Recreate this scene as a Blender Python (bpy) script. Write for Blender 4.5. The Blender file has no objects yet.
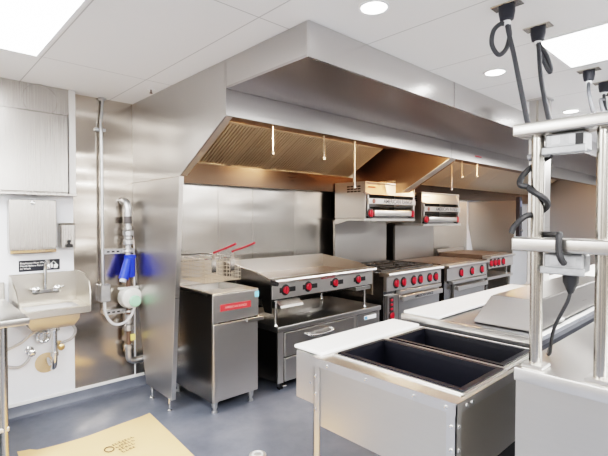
import bpy, bmesh, math, random
from mathutils import Vector, Matrix
R = math.radians
random.seed(7)
scene = bpy.context.scene
COL = scene.collection

# ------------------------------------------------------------------ materials
def nt(name):
    m = bpy.data.materials.new(name); m.use_nodes = True
    t = m.node_tree; b = t.nodes['Principled BSDF']
    return m, t, b
def plain(name, col, rough=.5, metal=0., noise=0., nscale=8., emit=0., bump=0., coat=0.):
    m, t, b = nt(name)
    b.inputs['Base Color'].default_value = (*col, 1); b.inputs['Roughness'].default_value = rough
    b.inputs['Metallic'].default_value = metal
    if coat: b.inputs['Coat Weight'].default_value = coat
    tc = t.nodes.new('ShaderNodeTexCoord'); n = t.nodes.new('ShaderNodeTexNoise')
    n.inputs['Scale'].default_value = nscale; n.inputs['Detail'].default_value = 4
    t.links.new(tc.outputs['Object'], n.inputs['Vector'])
    if noise:
        mx = t.nodes.new('ShaderNodeMix'); mx.data_type = 'RGBA'
        mx.inputs[6].default_value = (*[c*(1-noise) for c in col], 1); mx.inputs[7].default_value = (*[min(1, c*(1+noise)) for c in col], 1)
        t.links.new(n.outputs['Fac'], mx.inputs[0]); t.links.new(mx.outputs[2], b.inputs['Base Color'])
    if bump:
        bp = t.nodes.new('ShaderNodeBump'); bp.inputs['Strength'].default_value = bump; bp.inputs['Distance'].default_value = .01
        t.links.new(n.outputs['Fac'], bp.inputs['Height']); t.links.new(bp.outputs['Normal'], b.inputs['Normal'])
    if emit:
        b.inputs['Emission Color'].default_value = (*col, 1); b.inputs['Emission Strength'].default_value = emit
    return m
def steel(name, col=(.63, .615, .595), rough=.3, grain='z', wave=0., wscale=1.5, var=.06, grainscale=120, wstretch=(1, 1, 1)):
    """brushed stainless: stretched noise along the grain direction, soft waviness for thin sheet"""
    m, t, b = nt(name)
    b.inputs['Metallic'].default_value = 1.
    tc = t.nodes.new('ShaderNodeTexCoord'); mp = t.nodes.new('ShaderNodeMapping')
    s = [grainscale]*3; s['xyz'.index(grain)] = 1.5
    mp.inputs['Scale'].default_value = s
    n = t.nodes.new('ShaderNodeTexNoise'); n.inputs['Scale'].default_value = 1.; n.inputs['Detail'].default_value = 3
    t.links.new(tc.outputs['Object'], mp.inputs['Vector']); t.links.new(mp.outputs['Vector'], n.inputs['Vector'])
    big = t.nodes.new('ShaderNodeTexNoise'); big.inputs['Scale'].default_value = wscale; big.inputs['Detail'].default_value = 1
    mp2 = t.nodes.new('ShaderNodeMapping'); mp2.inputs['Scale'].default_value = wstretch
    t.links.new(tc.outputs['Object'], mp2.inputs['Vector']); t.links.new(mp2.outputs['Vector'], big.inputs['Vector'])
    add = t.nodes.new('ShaderNodeMath'); add.operation = 'MULTIPLY_ADD'; add.inputs[1].default_value = .35
    t.links.new(n.outputs['Fac'], add.inputs[0])
    mul = t.nodes.new('ShaderNodeMath'); mul.operation = 'MULTIPLY'; mul.inputs[1].default_value = .65
    t.links.new(big.outputs['Fac'], mul.inputs[0]); t.links.new(mul.outputs[0], add.inputs[2])
    mr = t.nodes.new('ShaderNodeMapRange'); mr.inputs['From Min'].default_value = .3; mr.inputs['From Max'].default_value = .7
    mr.inputs['To Min'].default_value = max(.05, rough-.03); mr.inputs['To Max'].default_value = rough+.03
    t.links.new(add.outputs[0], mr.inputs['Value']); t.links.new(mr.outputs['Result'], b.inputs['Roughness'])
    mx = t.nodes.new('ShaderNodeMix'); mx.data_type = 'RGBA'
    mx.inputs[6].default_value = (*[c*(1-var) for c in col], 1); mx.inputs[7].default_value = (*[min(1, c*(1+var)) for c in col], 1)
    t.links.new(add.outputs[0], mx.inputs[0]); t.links.new(mx.outputs[2], b.inputs['Base Color'])
    if wave:
        bp = t.nodes.new('ShaderNodeBump'); bp.inputs['Strength'].default_value = 1; bp.inputs['Distance'].default_value = wave
        t.links.new(big.outputs['Fac'], bp.inputs['Height']); t.links.new(bp.outputs['Normal'], b.inputs['Normal'])
    return m

ST = steel('stainless', (.66, .645, .625), rough=.34, grain='x', var=.05)
STV = steel('stainless_vertical_grain', rough=.27, grain='z')
STDK = steel('stainless_grey_front', (.47, .46, .45), rough=.34, grain='x')
STSHADE = steel('stainless_shaded', (.30, .295, .29), rough=.25, grain='z')  # darker copy of the stainless; shade of sides and bodies put into colour
STWALL = steel('wall_sheet', (.58, .53, .475), rough=.19, grain='x', wave=.034, wscale=1.5, wstretch=(.6, 1, 2.2))
STBACK = steel('backsplash_sheet', (.58, .56, .53), rough=.22, grain='x', wave=.008, wscale=2.0, wstretch=(.7, 1, 2.))
STPANEL = steel('end_sheet', (.50, .485, .47), rough=.34, grain='x', wave=.006, wscale=1.5)
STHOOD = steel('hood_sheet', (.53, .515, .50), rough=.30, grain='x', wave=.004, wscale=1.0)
STFASC = steel('fascia_sheet', (.64, .63, .625), rough=.24, grain='z', wave=.006, wscale=1.3)
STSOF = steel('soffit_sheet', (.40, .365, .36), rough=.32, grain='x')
STGLOW = steel('hood_interior_warm_glow', (.36, .24, .16), rough=.36, grain='x', wave=.004)  # warm lamp glow put into the steel colour as a copper tint
STFILT = steel('filter_metal', (.97, .86, .72), rough=.48, grain='x')  # extra lamp brightness put into the pale warm colour
STLIGHT = steel('bright_stainless', (.68, .665, .64), rough=.3, grain='x')
STWARM = steel('warm_bright_stainless', (.63, .595, .54), rough=.32, grain='y')
STPOST = steel('post_stainless', (.50, .475, .43), rough=.22, grain='z')
STSHELF = steel('shelf_stainless', (.60, .58, .545), rough=.28, grain='y')
STCAB = steel('cabinet_stainless', (.50, .48, .455), rough=.27, grain='z', wscale=1.6, wstretch=(1.2, 1, .5), var=.03, grainscale=420)
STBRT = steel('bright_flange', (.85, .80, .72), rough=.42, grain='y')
STMID = steel('stainless_mid_front', (.66, .64, .62), rough=.36, grain='x')
STGR = steel('dull_grey_top', (.30, .30, .305), rough=.5, grain='x')
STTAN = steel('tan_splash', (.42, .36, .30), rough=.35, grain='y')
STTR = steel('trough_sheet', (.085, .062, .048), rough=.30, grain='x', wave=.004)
CAST = plain('griddle_plate', (.15, .11, .085), .45, .45, noise=.2, nscale=5)
CHROME = plain('chrome', (.75, .75, .74), .12, 1.)
GALV = plain('galvanised', (.60, .61, .62), .38, 1., noise=.2, nscale=30)
ZINC = plain('cast_box', (.42, .43, .44), .42, .8, noise=.2, nscale=60, bump=.2)
BLACK = plain('black', (.012, .012, .013), .45)
BLACKG = plain('black_gloss', (.0025, .003, .007), .42)
BLACKG.node_tree.nodes['Principled BSDF'].inputs['Specular IOR Level'].default_value = .25
IRON = plain('cast_iron', (.02, .02, .02), .6, noise=.3, nscale=30)
DARK = plain('dark_gap', (.02, .02, .022), .6)
NAVY = plain('navy_plastic', (.016, .018, .028), .5)
CORD = plain('grey_cord', (.050, .053, .06), .7)
CORDB = plain('black_cord', (.014, .014, .016), .6)
RED = plain('red', (.42, .014, .03), .35)
REDPL = plain('red_plate', (.50, .035, .04), .4)
WHITE = plain('white', (.86, .86, .86), .35)
BOARD = plain('cutting_board_white', (.90, .90, .89), .4, noise=.02)
PLASTIC = plain('white_plastic', (.80, .81, .82), .4)
BLUE = plain('blue_valve', (.015, .05, .62), .35)
GREEN = plain('green_cap', (.35, .62, .45), .5)
YEL = plain('yellow_tag', (.75, .62, .2), .5)
STICK = plain('sticker_blue', (.25, .62, .80), .4)
STICKW = plain('sticker_white', (.82, .84, .88), .4)
BRASS = plain('brass', (.62, .45, .25), .3, 1.)
TAN = plain('tan_plate', (.66, .48, .30), .5, noise=.08)
KRAFT = plain('kraft_paper', (.78, .52, .26), .8, noise=.05, nscale=5)
INK = plain('print_ink', (.13, .09, .05), .7)
SIGN = plain('sign_black', (.015, .017, .025), .35)
RUST = plain('pipe_dark', (.20, .13, .10), .5, .6)
LAMP = plain('lamp_white', (1, 1, 1), .5, emit=7.)
LAMP2 = plain('downlight_white', (1, .98, .95), .5, emit=9.)
FRP = plain('white_wall_panel', (.80, .82, .86), .35, noise=.02, bump=.05, nscale=40)
PAINT = plain('white_paint', (.80, .795, .785), .6, noise=.02)
GREYW = steel('far_wall_sheet', (.42, .415, .41), rough=.38, grain='x', wave=.01)
WAIN = plain('unseen_wainscot', (.33, .29, .25), .45, .3)
DOORM = plain('unseen_dark_door', (.10, .10, .11), .4)
TRIMW = plain('white_trim', (.82, .82, .82), .3)

def floor_mat():
    m, t, b = nt('epoxy_floor')
    tc = t.nodes.new('ShaderNodeTexCoord')
    n = t.nodes.new('ShaderNodeTexNoise'); n.inputs['Scale'].default_value = 2.2; n.inputs['Detail'].default_value = 6; n.inputs['Roughness'].default_value = .65
    t.links.new(tc.outputs['Object'], n.inputs['Vector'])
    cr = t.nodes.new('ShaderNodeValToRGB')
    cr.color_ramp.elements[0].position = .32; cr.color_ramp.elements[0].color = (.105, .120, .155, 1)
    cr.color_ramp.elements[1].position = .70; cr.color_ramp.elements[1].color = (.185, .203, .245, 1)
    t.links.new(n.outputs['Fac'], cr.inputs[0]); t.links.new(cr.outputs[0], b.inputs['Base Color'])
    n2 = t.nodes.new('ShaderNodeTexNoise'); n2.inputs['Scale'].default_value = 14; n2.inputs['Detail'].default_value = 5
    t.links.new(tc.outputs['Object'], n2.inputs['Vector'])
    mr = t.nodes.new('ShaderNodeMapRange'); mr.inputs['To Min'].default_value = .28; mr.inputs['To Max'].default_value = .5
    t.links.new(n2.outputs['Fac'], mr.inputs['Value']); t.links.new(mr.outputs['Result'], b.inputs['Roughness'])
    bp = t.nodes.new('ShaderNodeBump'); bp.inputs['Strength'].default_value = .15; bp.inputs['Distance'].default_value = .004
    t.links.new(n2.outputs['Fac'], bp.inputs['Height']); t.links.new(bp.outputs['Normal'], b.inputs['Normal'])
    return m
FLOOR = floor_mat()

def ceiling_mat():
    """acoustic tiles: thin grid lines, pitch .66 across x and .673 in y"""
    m, t, b = nt('ceiling_tiles')
    tc = t.nodes.new('ShaderNodeTexCoord'); sp = t.nodes.new('ShaderNodeSeparateXYZ')
    t.links.new(tc.outputs['Object'], sp.inputs[0])
    def line(out, off, pitch, w):
        a = t.nodes.new('ShaderNodeMath'); a.operation = 'SUBTRACT'; a.inputs[1].default_value = off; t.links.new(out, a.inputs[0])
        p = t.nodes.new('ShaderNodeMath'); p.operation = 'PINGPONG'; p.inputs[1].default_value = pitch/2; t.links.new(a.outputs[0], p.inputs[0])
        l = t.nodes.new('ShaderNodeMath'); l.operation = 'LESS_THAN'; l.inputs[1].default_value = w; t.links.new(p.outputs[0], l.inputs[0])
        return l.outputs[0]
    la = line(sp.outputs[0], 1.335, .66, .0035); lb = line(sp.outputs[1], 3.11, 1.346, .0035)
    mxx = t.nodes.new('ShaderNodeMath'); mxx.operation = 'MAXIMUM'; t.links.new(la, mxx.inputs[0]); t.links.new(lb, mxx.inputs[1])
    n = t.nodes.new('ShaderNodeTexNoise'); n.inputs['Scale'].default_value = 60; t.links.new(tc.outputs['Object'], n.inputs['Vector'])
    mx = t.nodes.new('ShaderNodeMix'); mx.data_type = 'RGBA'
    mx.inputs[6].default_value = (.80, .79, .775, 1); mx.inputs[7].default_value = (.50, .49, .48, 1)
    t.links.new(mxx.outputs[0], mx.inputs[0]); t.links.new(mx.outputs[2], b.inputs['Base Color'])
    b.inputs['Roughness'].default_value = .8
    bp = t.nodes.new('ShaderNodeBump'); bp.inputs['Strength'].default_value = .05; t.links.new(n.outputs['Fac'], bp.inputs['Height']); t.links.new(bp.outputs['Normal'], b.inputs['Normal'])
    return m
CEIL = ceiling_mat()

# ------------------------------------------------------------------ mesh builder
class MB:
    def __init__(s): s.bm = bmesh.new()
    def box(s, x0, x1, y0, y1, z0, z1, bev=0., seg=1):
        bm = s.bm
        v = [bm.verts.new(p) for p in ((x0,y0,z0),(x1,y0,z0),(x1,y1,z0),(x0,y1,z0),(x0,y0,z1),(x1,y0,z1),(x1,y1,z1),(x0,y1,z1))]
        f = [bm.faces.new([v[i] for i in q]) for q in ((0,3,2,1),(4,5,6,7),(0,1,5,4),(1,2,6,5),(2,3,7,6),(3,0,4,7))]
        if bev:
            e = list({e for q in f for e in q.edges})
            bmesh.ops.bevel(bm, geom=e, offset=bev, segments=seg, affect='EDGES', profile=.5)
        return s
    def hexa(s, P):
        """8 points: bottom 4 counter-clockwise, top 4"""
        v = [s.bm.verts.new(p) for p in P]
        for q in ((0,3,2,1),(4,5,6,7),(0,1,5,4),(1,2,6,5),(2,3,7,6),(3,0,4,7)): s.bm.faces.new([v[i] for i in q])
        return s
    def prism(s, poly, ax, a0, a1):
        """poly in the two remaining axes (in xyz order), extruded along ax"""
        def P(p, a):
            q = list(p); q.insert('xyz'.index(ax), a); return q
        A = [s.bm.verts.new(P(p, a0)) for p in poly]; B = [s.bm.verts.new(P(p, a1)) for p in poly]
        n = len(poly)
        fs = [s.bm.faces.new(A), s.bm.faces.new(B[::-1])]
        for i in range(n): fs.append(s.bm.faces.new((A[i], B[i], B[(i+1)%n], A[(i+1)%n])))
        bmesh.ops.recalc_face_normals(s.bm, faces=fs)
        return s
    def tube(s, pts, r, seg=10, cap=True, flat=None):
        """swept tube; r number or list; flat=(rw, rh) for a ribbon-like cord"""
        pts = [Vector(p) for p in pts]; n = len(pts); bm = s.bm
        T = []
        for i in range(n):
            a = pts[max(0, i-1)]; b = pts[min(n-1, i+1)]; T.append((b-a).normalized())
        up = Vector((0,0,1)) if abs(T[0].z) < .9 else Vector((1,0,0))
        u = T[0].cross(up).normalized(); rings = []
        for i in range(n):
            u = (u - T[i]*u.dot(T[i])); u = u.normalized() if u.length > 1e-6 else T[i].orthogonal().normalized()
            w = T[i].cross(u); rr = r[i] if isinstance(r, (list, tuple)) else r
            rings.append([bm.verts.new(pts[i] + u*math.cos(2*math.pi*k/seg)*(flat[0] if flat else rr) + w*math.sin(2*math.pi*k/seg)*(flat[1] if flat else rr)) for k in range(seg)])
        for i in range(n-1):
            for k in range(seg):
                bm.faces.new((rings[i][k], rings[i][(k+1)%seg], rings[i+1][(k+1)%seg], rings[i+1][k]))
        if cap:
            bm.faces.new(rings[0][::-1]); bm.faces.new(rings[-1])
        return s
    def cyl(s, a, b, r, r2=None, seg=16): return s.tube([a, b], [r, r if r2 is None else r2], seg)
    def lathe(s, c, prof, seg=20, axis='z'):
        """prof: list of (radius, height) revolved about an axis through c"""
        rings = []
        for r, h in prof:
            ring = []
            for k in range(seg):
                a = 2*math.pi*k/seg; p = [r*math.cos(a), r*math.sin(a)]
                if axis == 'z': q = (p[0], p[1], h)
                elif axis == 'y': q = (p[0], h, p[1])
                else: q = (h, p[0], p[1])
                ring.append(s.bm.verts.new(Vector(c)+Vector(q)))
            rings.append(ring)
        fs = []
        for i in range(len(rings)-1):
            for k in range(seg):
                fs.append(s.bm.faces.new((rings[i][k], rings[i][(k+1)%seg], rings[i+1][(k+1)%seg], rings[i+1][k])))
        fs.append(s.bm.faces.new(rings[0][::-1])); fs.append(s.bm.faces.new(rings[-1]))
        bmesh.ops.recalc_face_normals(s.bm, faces=fs)
        return s
    def ring(s, c, R_, r, axis='z', seg=28, rs=8, squash=1.):
        pts = []
        vs = []
        for i in range(seg):
            a = 2*math.pi*i/seg; row = []
            for k in range(rs):
                b = 2*math.pi*k/rs; rad = R_+r*math.cos(b); h = r*math.sin(b)*squash
                p = (rad*math.cos(a), rad*math.sin(a))
                q = (p[0], p[1], h) if axis == 'z' else ((p[0], h, p[1]) if axis == 'y' else (h, p[0], p[1]))
                row.append(s.bm.verts.new(Vector(c)+Vector(q)))
            vs.append(row)
        fs = []
        for i in range(seg):
            for k in range(rs):
                fs.append(s.bm.faces.new((vs[i][k], vs[(i+1)%seg][k], vs[(i+1)%seg][(k+1)%rs], vs[i][(k+1)%rs])))
        bmesh.ops.recalc_face_normals(s.bm, faces=fs)
        return s
    def text(s, txt, size, origin, xdir, ydir, thick=.0006, align='CENTER'):
        cu = bpy.data.curves.new('t', 'FONT'); cu.body = txt; cu.size = size; cu.align_x = align; cu.align_y = 'CENTER'; cu.extrude = thick; cu.offset = size*.012
        o = bpy.data.objects.new('t', cu); COL.objects.link(o)
        bpy.context.view_layer.update()
        me = bpy.data.meshes.new_from_object(o.evaluated_get(bpy.context.evaluated_depsgraph_get()))
        x = Vector(xdir).normalized(); y = Vector(ydir).normalized(); z = x.cross(y)
        M = Matrix.Translation(Vector(origin)) @ Matrix((x, y, z)).transposed().to_4x4()
        me.transform(M); s.bm.from_mesh(me)
        bpy.data.objects.remove(o); bpy.data.curves.remove(cu); bpy.data.meshes.remove(me)
        return s
    def build(s, name, mat, parent=None, smooth=True, origin=None):
        me = bpy.data.meshes.new(name)
        off = OFF.get(parent, Vector((0,0,0))) if parent is not None else Vector(origin or (0,0,0))
        if off.length: bmesh.ops.translate(s.bm, verts=s.bm.verts, vec=-off)
        s.bm.to_mesh(me); s.bm.free()
        me.materials.append(mat)
        if smooth:
            me.polygons.foreach_set('use_smooth', [True]*len(me.polygons))
            me.set_sharp_from_angle(angle=R(35))
        o = bpy.data.objects.new(name, me); COL.objects.link(o)
        if parent is not None:
            o.parent = parent; OFF[o] = off
        else:
            o.location = off; OFF[o] = off
        return o
OFF = {}
def tag(o, label, cat, group=None, kind=None):
    o['label'] = label; o['category'] = cat
    if group: o['group'] = group
    if kind: o['kind'] = kind
    return o
def thing(name, loc, label, cat, group=None):
    o = bpy.data.objects.new(name, None); COL.objects.link(o); o.location = loc; o.empty_display_size = .1
    OFF[o] = Vector(loc)
    return tag(o, label, cat, group)
def struct(o):
    o['kind'] = 'structure'; return o
def dup(root, delta, label, group=None):
    r = root.copy(); COL.objects.link(r); r.location = root.location + Vector(delta); OFF[r] = OFF[root] + Vector(delta)
    r['label'] = label
    if group: r['group'] = group
    for ch in list(root.children):
        c = ch.copy(); COL.objects.link(c); c.parent = r
        for g in list(ch.children):
            d = g.copy(); COL.objects.link(d); d.parent = c
    return r
def smooth_path(pts, n=8):
    """Catmull-Rom through pts"""
    P = [Vector(p) for p in pts]; P = [P[0]*2-P[1]] + P + [P[-1]*2-P[-2]]; out = []
    for i in range(1, len(P)-2):
        for k in range(n):
            t = k/n; a, b, c, d = P[i-1:i+3]
            out.append(.5*((2*b)+(c-a)*t+(2*a-5*b+4*c-d)*t*t+(3*b-a-3*c+d)*t**3))
    out.append(P[-2]); return out
def lab(o, s): o['label'] = s; return o

# ------------------------------------------------------------------ room shell
W = 3.86; CZ = 2.50; XL, XR, YF = -2.6, 10.6, -3.6
struct(MB().box(XL-.1, XR+.1, YF-.1, W+.1, -.1, 0).build('floor', FLOOR))
struct(MB().box(XL-.1, XR+.1, YF-.1, W+.1, CZ, CZ+.1).build('ceiling', CEIL))
struct(MB().box(XL-.1, XR+.1, W, W+.1, 0, CZ).build('wall_back', FRP))
struct(MB().box(XL-.1, XL, YF, W, 0, CZ).build('wall_left', PAINT))
struct(MB().box(XR, XR+.1, YF, W, 0, CZ).build('wall_right', GREYW))
struct(MB().box(XL, XR, YF-.1, YF, 0, CZ).build('wall_front', PAINT))
# coved epoxy base and the white cap strip over it
struct(MB().prism([(W, 0), (W-.05, 0), (W-.022, .012), (W-.010, .035), (W-.008, .085), (W, .085)], 'x', XL, 7.6).build('baseboard_back', FLOOR))
struct(MB().box(XL, 1.62, W-.012, W, .086, .112, .003).build('trim_1', TRIMW))
# stainless wainscot behind the camera and at the sides, unseen, added to band the steel reflections
struct(MB().box(XL, XR, YF, YF+.01, .0, 1.55).build('trim_5', WAIN))
struct(MB().box(XL, XL+.01, YF+.01, W-.1, .0, 1.55).build('trim_6', WAIN))
for k, x in enumerate((-.9, 1.9, 4.6, 7.4)):  # unseen doors, front and left, added for dark reflections in the steel
    struct(MB().box(x, x+1.1, YF+.01, YF+.05, 0, 2.1).build('unseen_door_%d' % (k+1), DOORM))
for k, y in enumerate((-2.2, .6)):
    struct(MB().box(XL+.01, XL+.05, y, y+1.1, 0, 2.1).build('unseen_door_%d' % (k+5), DOORM))
# stainless cladding on the wall
struct(MB().box(1.047, 1.53, W-.004, W, .113, CZ).build('trim_2', STWALL))
b = MB()
for x0, x1 in ((1.545, 1.96), (1.963, 2.40), (2.403, 2.835), (2.838, 3.44), (3.443, 4.05), (4.053, 5.27), (5.273, 6.48), (6.483, 7.69)):
    b.box(x0, x1, W-.005, W, .09, 1.84)
struct(b.build('trim_3', STBACK))
b = MB()
for x in (1.9615, 2.4015, 2.8365): b.box(x-.006, x+.006, W-.009, W-.005, .09, 1.84)
struct(b.build('trim_4', STBACK))

# ------------------------------------------------------------------ ceiling lights
def troffer(x0, x1, y0, y1, label):
    t = thing('ceiling_light', ((x0+x1)/2, (y0+y1)/2, CZ-.012), label, 'ceiling light', 'square edged ceiling light panels')
    f = MB()
    for a in ((x0, x1, y0, y0+.016), (x0, x1, y1-.016, y1), (x0, x0+.016, y0+.016, y1-.016), (x1-.016, x1, y0+.016, y1-.016)):
        f.box(*a, CZ-.012, CZ)
    f.build('frame', WHITE, t)
    MB().box(x0+.016, x1-.016, y0+.016, y1-.016, CZ-.008, CZ-.001).build('diffuser', LAMP, t)
troffer(.03, .655, 1.86, 3.10, 'bright rectangular ceiling light panel above the hand sink')
troffer(2.64, 3.26, -.30, .935, 'bright rectangular ceiling light panel beside the hanging cords')
def downlight(x, y, label):
    t = thing('recessed_downlight', (x, y, CZ-.008), label, 'downlight', 'round recessed downlights')
    MB().ring((x, y, CZ-.003), .068, .008, squash=.6).build('trim_ring', WHITE, t)
    MB().lathe((x, y, CZ-.006), [(.058, 0), (.062, .004), (.062, .005)]).build('lens', LAMP2, t)
downlight(1.667, 1.306, 'round recessed downlight nearest the front corner of the hood enclosure')
downlight(3.003, 1.314, 'round recessed downlight just beside the hanging cord with the wide loop')
downlight(4.599, 1.302, 'small distant round downlight behind the square steel column')
def light(name, kind, loc, energy, col=(1, 1, 1), size=.5, sy=None, rot=(0, 0, 0)):
    l = bpy.data.lights.new(name, kind); l.energy = energy; l.color = col
    if kind == 'AREA':
        l.shape = 'RECTANGLE'; l.size = size; l.size_y = sy or size
    else: l.shadow_soft_size = size
    o = bpy.data.objects.new(name, l); COL.objects.link(o); o.location = loc; o.rotation_euler = rot
    return o
for i, (x, y) in enumerate(((-1.3, 2.4), (-1.3, -.8), (.35, -.9), (1.2, -2.4), (5.3, .3), (7.9, .3), (5.3, -2.2), (3.0, -2.4))):  # unseen area lights at ceiling height, added as fill
    light('unseen_fill_light', 'AREA', (x, y, CZ-.02), 80, (1, .985, .96), .62, 1.22)
# warm lamps under the hood
for x in (2.3, 3.7, 5.2, 6.6):
    light('hood_lamp', 'POINT', (x, 2.52, 2.24), 15, (1, .72, .46) if x < 4.5 else (1, .58, .30), .05)

# ------------------------------------------------------------------ hood enclosure (upper box) and two hood sections
X0 = 1.53; XE = 10.45
t = thing('soffit_enclosure', (X0, 1.61, 2.316), 'long stainless enclosure box above the hood, meeting the ceiling', 'hood enclosure')
MB().box(X0, XE, 1.61, 1.625, 2.316, 2.498).build('fascia', STFASC, t)
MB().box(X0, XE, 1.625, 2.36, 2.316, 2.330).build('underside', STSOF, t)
MB().box(X0, X0+.012, 1.625, 2.362, 2.33, 2.498).build('end_cap', STHOOD, t)
b = MB()
for x in (3.0, 4.5, 6.0, 7.5): b.box(x, x+.004, 1.6085, 1.61, 2.318, 2.496)
b.build('seam', STSOF, t)

def hood(x0, x1, label, filt0, nfilt, nozzles, outer=True):
    t = thing('exhaust_hood', (x0, 2.365, 1.81), label, 'exhaust hood', 'exhaust hood sections over the cooking line')
    MB().prism([(W-.006, 2.498), (2.380, 2.498), (2.380, 2.145), (2.985, 1.812)] + ([(W-.006, 1.812)] if outer else [(3.18, 1.812), (3.18, 1.97), (W-.006, 1.97)]), 'x', x0, x0+.012).build('end_sheet', STHOOD if outer else STGLOW, t)
    MB().box(x0 if outer else x0-.134, x1, 2.365, 2.378, 2.151, 2.498).build('front_face', STHOOD, t)
    MB().box(x0+.012, x1, 2.378, 2.42, 2.151, 2.158).build('front_lip', STGLOW, t)
    MB().box(x0+.012, x1, 2.378, 3.21, 2.335, 2.341).build('inner_ceiling', STGLOW, t)
    # rear grease trough
    MB().prism([(3.745, 2.025), (3.745, 1.830), (W-.006, 1.830), (W-.006, 1.84), (3.755, 1.84), (3.755, 2.025)], 'x', x0+.012, x1).build('grease_trough', STTR, t)
    # sloping inner flange seen at the end sheet
    MB().prism([(2.378, 2.151), (2.985, 1.818), (2.985, 1.826), (2.378, 2.159)], 'x', *((x0+.012, x0+.06) if outer else (x0-.125, x0-.001))).build('end_flange', STBRT, t)
    # back plate over the filters
    P0 = Vector((3.765, 2.02)); P1 = Vector((3.20, 2.33)); d = (P1-P0).normalized(); n = Vector((-d.y, d.x))
    if n.y > 0: n = -n
    MB().prism([tuple(P0-n*.05), tuple(P1-n*.05), tuple(P1-n*.056), tuple(P0-n*.056)], 'x', x0+.012, x1).build('filter_backing', DARK, t)
    L = (P1-P0).length
    for i in range(nfilt):
        a = filt0+i*.455; e = a+.448
        if e > x1: break
        b = MB()
        def bar(xa, xb, s0, s1, h0, h1):
            q = [P0+d*s0+n*h0, P0+d*s1+n*h0, P0+d*s1+n*h1, P0+d*s0+n*h1]
            b.prism([tuple(v) for v in q], 'x', xa, xb)
        bar(a, a+.022, 0, L, -.045, 0); bar(e-.022, e, 0, L, -.045, 0)
        bar(a+.022, e-.022, 0, .022, -.045, 0); bar(a+.022, e-.022, L-.022, L, -.045, 0)
        k = a+.030
        while k+.017 < e-.024:
            bar(k, k+.023, .022, L-.022, -.018, -.004); k += .034
        b.build('baffle_filter', STFILT, t)
    for nx, ny, z0 in nozzles:
        b = MB(); b.tube([(nx, ny, 2.337), (nx, ny, z0)], .008, 8); b.lathe((nx, ny, z0-.03), [(.006, 0), (.015, .004), (.015, .022), (.009, .03)], 12)
        b.build('suppression_nozzle', STLIGHT, t)
    return t
hood(X0, 4.36, 'stainless exhaust hood section over the fryer and griddle with warm lit baffle filters', 1.545, 6,
     [(2.38, 2.95, 2.075), (3.01, 2.95, 2.09), (3.46, 2.95, 1.84)])
hood(4.50, XE, 'stainless exhaust hood section beyond the bright sloped end flange', 4.52, 13,
     [(5.45, 2.95, 1.91), (5.73, 2.95, 2.09), (6.18, 2.95, 2.13)], False)
b = MB(); b.box(4.9, 5.06, 2.3625, 2.365, 2.215, 2.228)
bpy_o = b.build('red_label', RED); tag(bpy_o, 'small red nameplate on the hood front face', 'label')
bpy_o.parent = None
bpy_o.name = 'hood_nameplate'

# ------------------------------------------------------------------ hood end panels
def end_panel(x, label, legs=True):
    t = thing('hood_end_panel', (x, 3.14, 0), label, 'end panel', 'stainless end panels below the hood')
    MB().prism([(W-.008, 1.808), (2.99, 1.808), (3.14, .10), (3.60, .10), (3.655, .30), (3.72, .62), (W-.008, 1.42)], 'x', x, x+.018).build('sheet', STPANEL, t)
    # folded front edge
    MB().hexa([(x-.004, 3.128, .10), (x+.03, 3.128, .10), (x+.03, 3.139, .10), (x-.004, 3.139, .10), (x-.004, 2.978, 1.81), (x+.03, 2.978, 1.81), (x+.03, 2.989, 1.81), (x-.004, 2.989, 1.81)]).build('front_edge', STLIGHT, t)
    for y in (3.18, 3.50):
        MB().lathe((x+.008, y, 0), [(.017, 0), (.017, .012), (.011, .016), (.011, .06), (.014, .062), (.014, .10)], 14).build('leg', CHROME, t)
    return t
end_panel(1.53, 'tall tapered stainless end panel between the gas pipe and the fryer')
end_panel(7.74, 'stainless end panel at the far end of the cooking line')

# ------------------------------------------------------------------ knobs
def knob(parent, x, y, z, r=.03, wing=0.):
    b = MB()
    b.lathe((x, y, z), [(r*.85, 0), (r*.88, -.008), (r*.82, -.016), (r*.62, -.020)], 18, 'y')
    b.box(x-r*.22, x+r*.22, y-.030, y-.016, z-r*.9, z+r*.9, .003)
    k = b.build('knob', RED, parent)
    c = MB()
    c.lathe((x, y, z), [(r*1.42, .004), (r*1.40, -.003), (r*1.2, -.004)], 18, 'y')
    if wing: c.box(x-r*1.2-wing*.35, x+r*1.2+wing, y-.0022, y+.003, z-r*.62, z+r*.62, .002)
    c.build('bezel', BLACK, k)
    return k
def bar_handle(parent, x0, x1, y, z, out=.035, h=.03, mat=None, name='handle'):
    b = MB()
    b.box(x0, x1, y-out-.012, y-out, z-h/2, z+h/2, .004)
    for x in (x0+.02, x1-.03): b.box(x, x+.012, y-out, y, z-h*.35, z+h*.35)
    return b.build(name, mat or STLIGHT, parent)
def leg6(parent, x, y, h, r=.022):
    return MB().lathe((x, y, 0), [(r*1.05, 0), (r*1.05, .012), (r*.7, .018), (r*.7, .04), (r, .044), (r*1.15, h-.006), (r*1.15, h)], 16).build('leg', GALV, parent)

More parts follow.
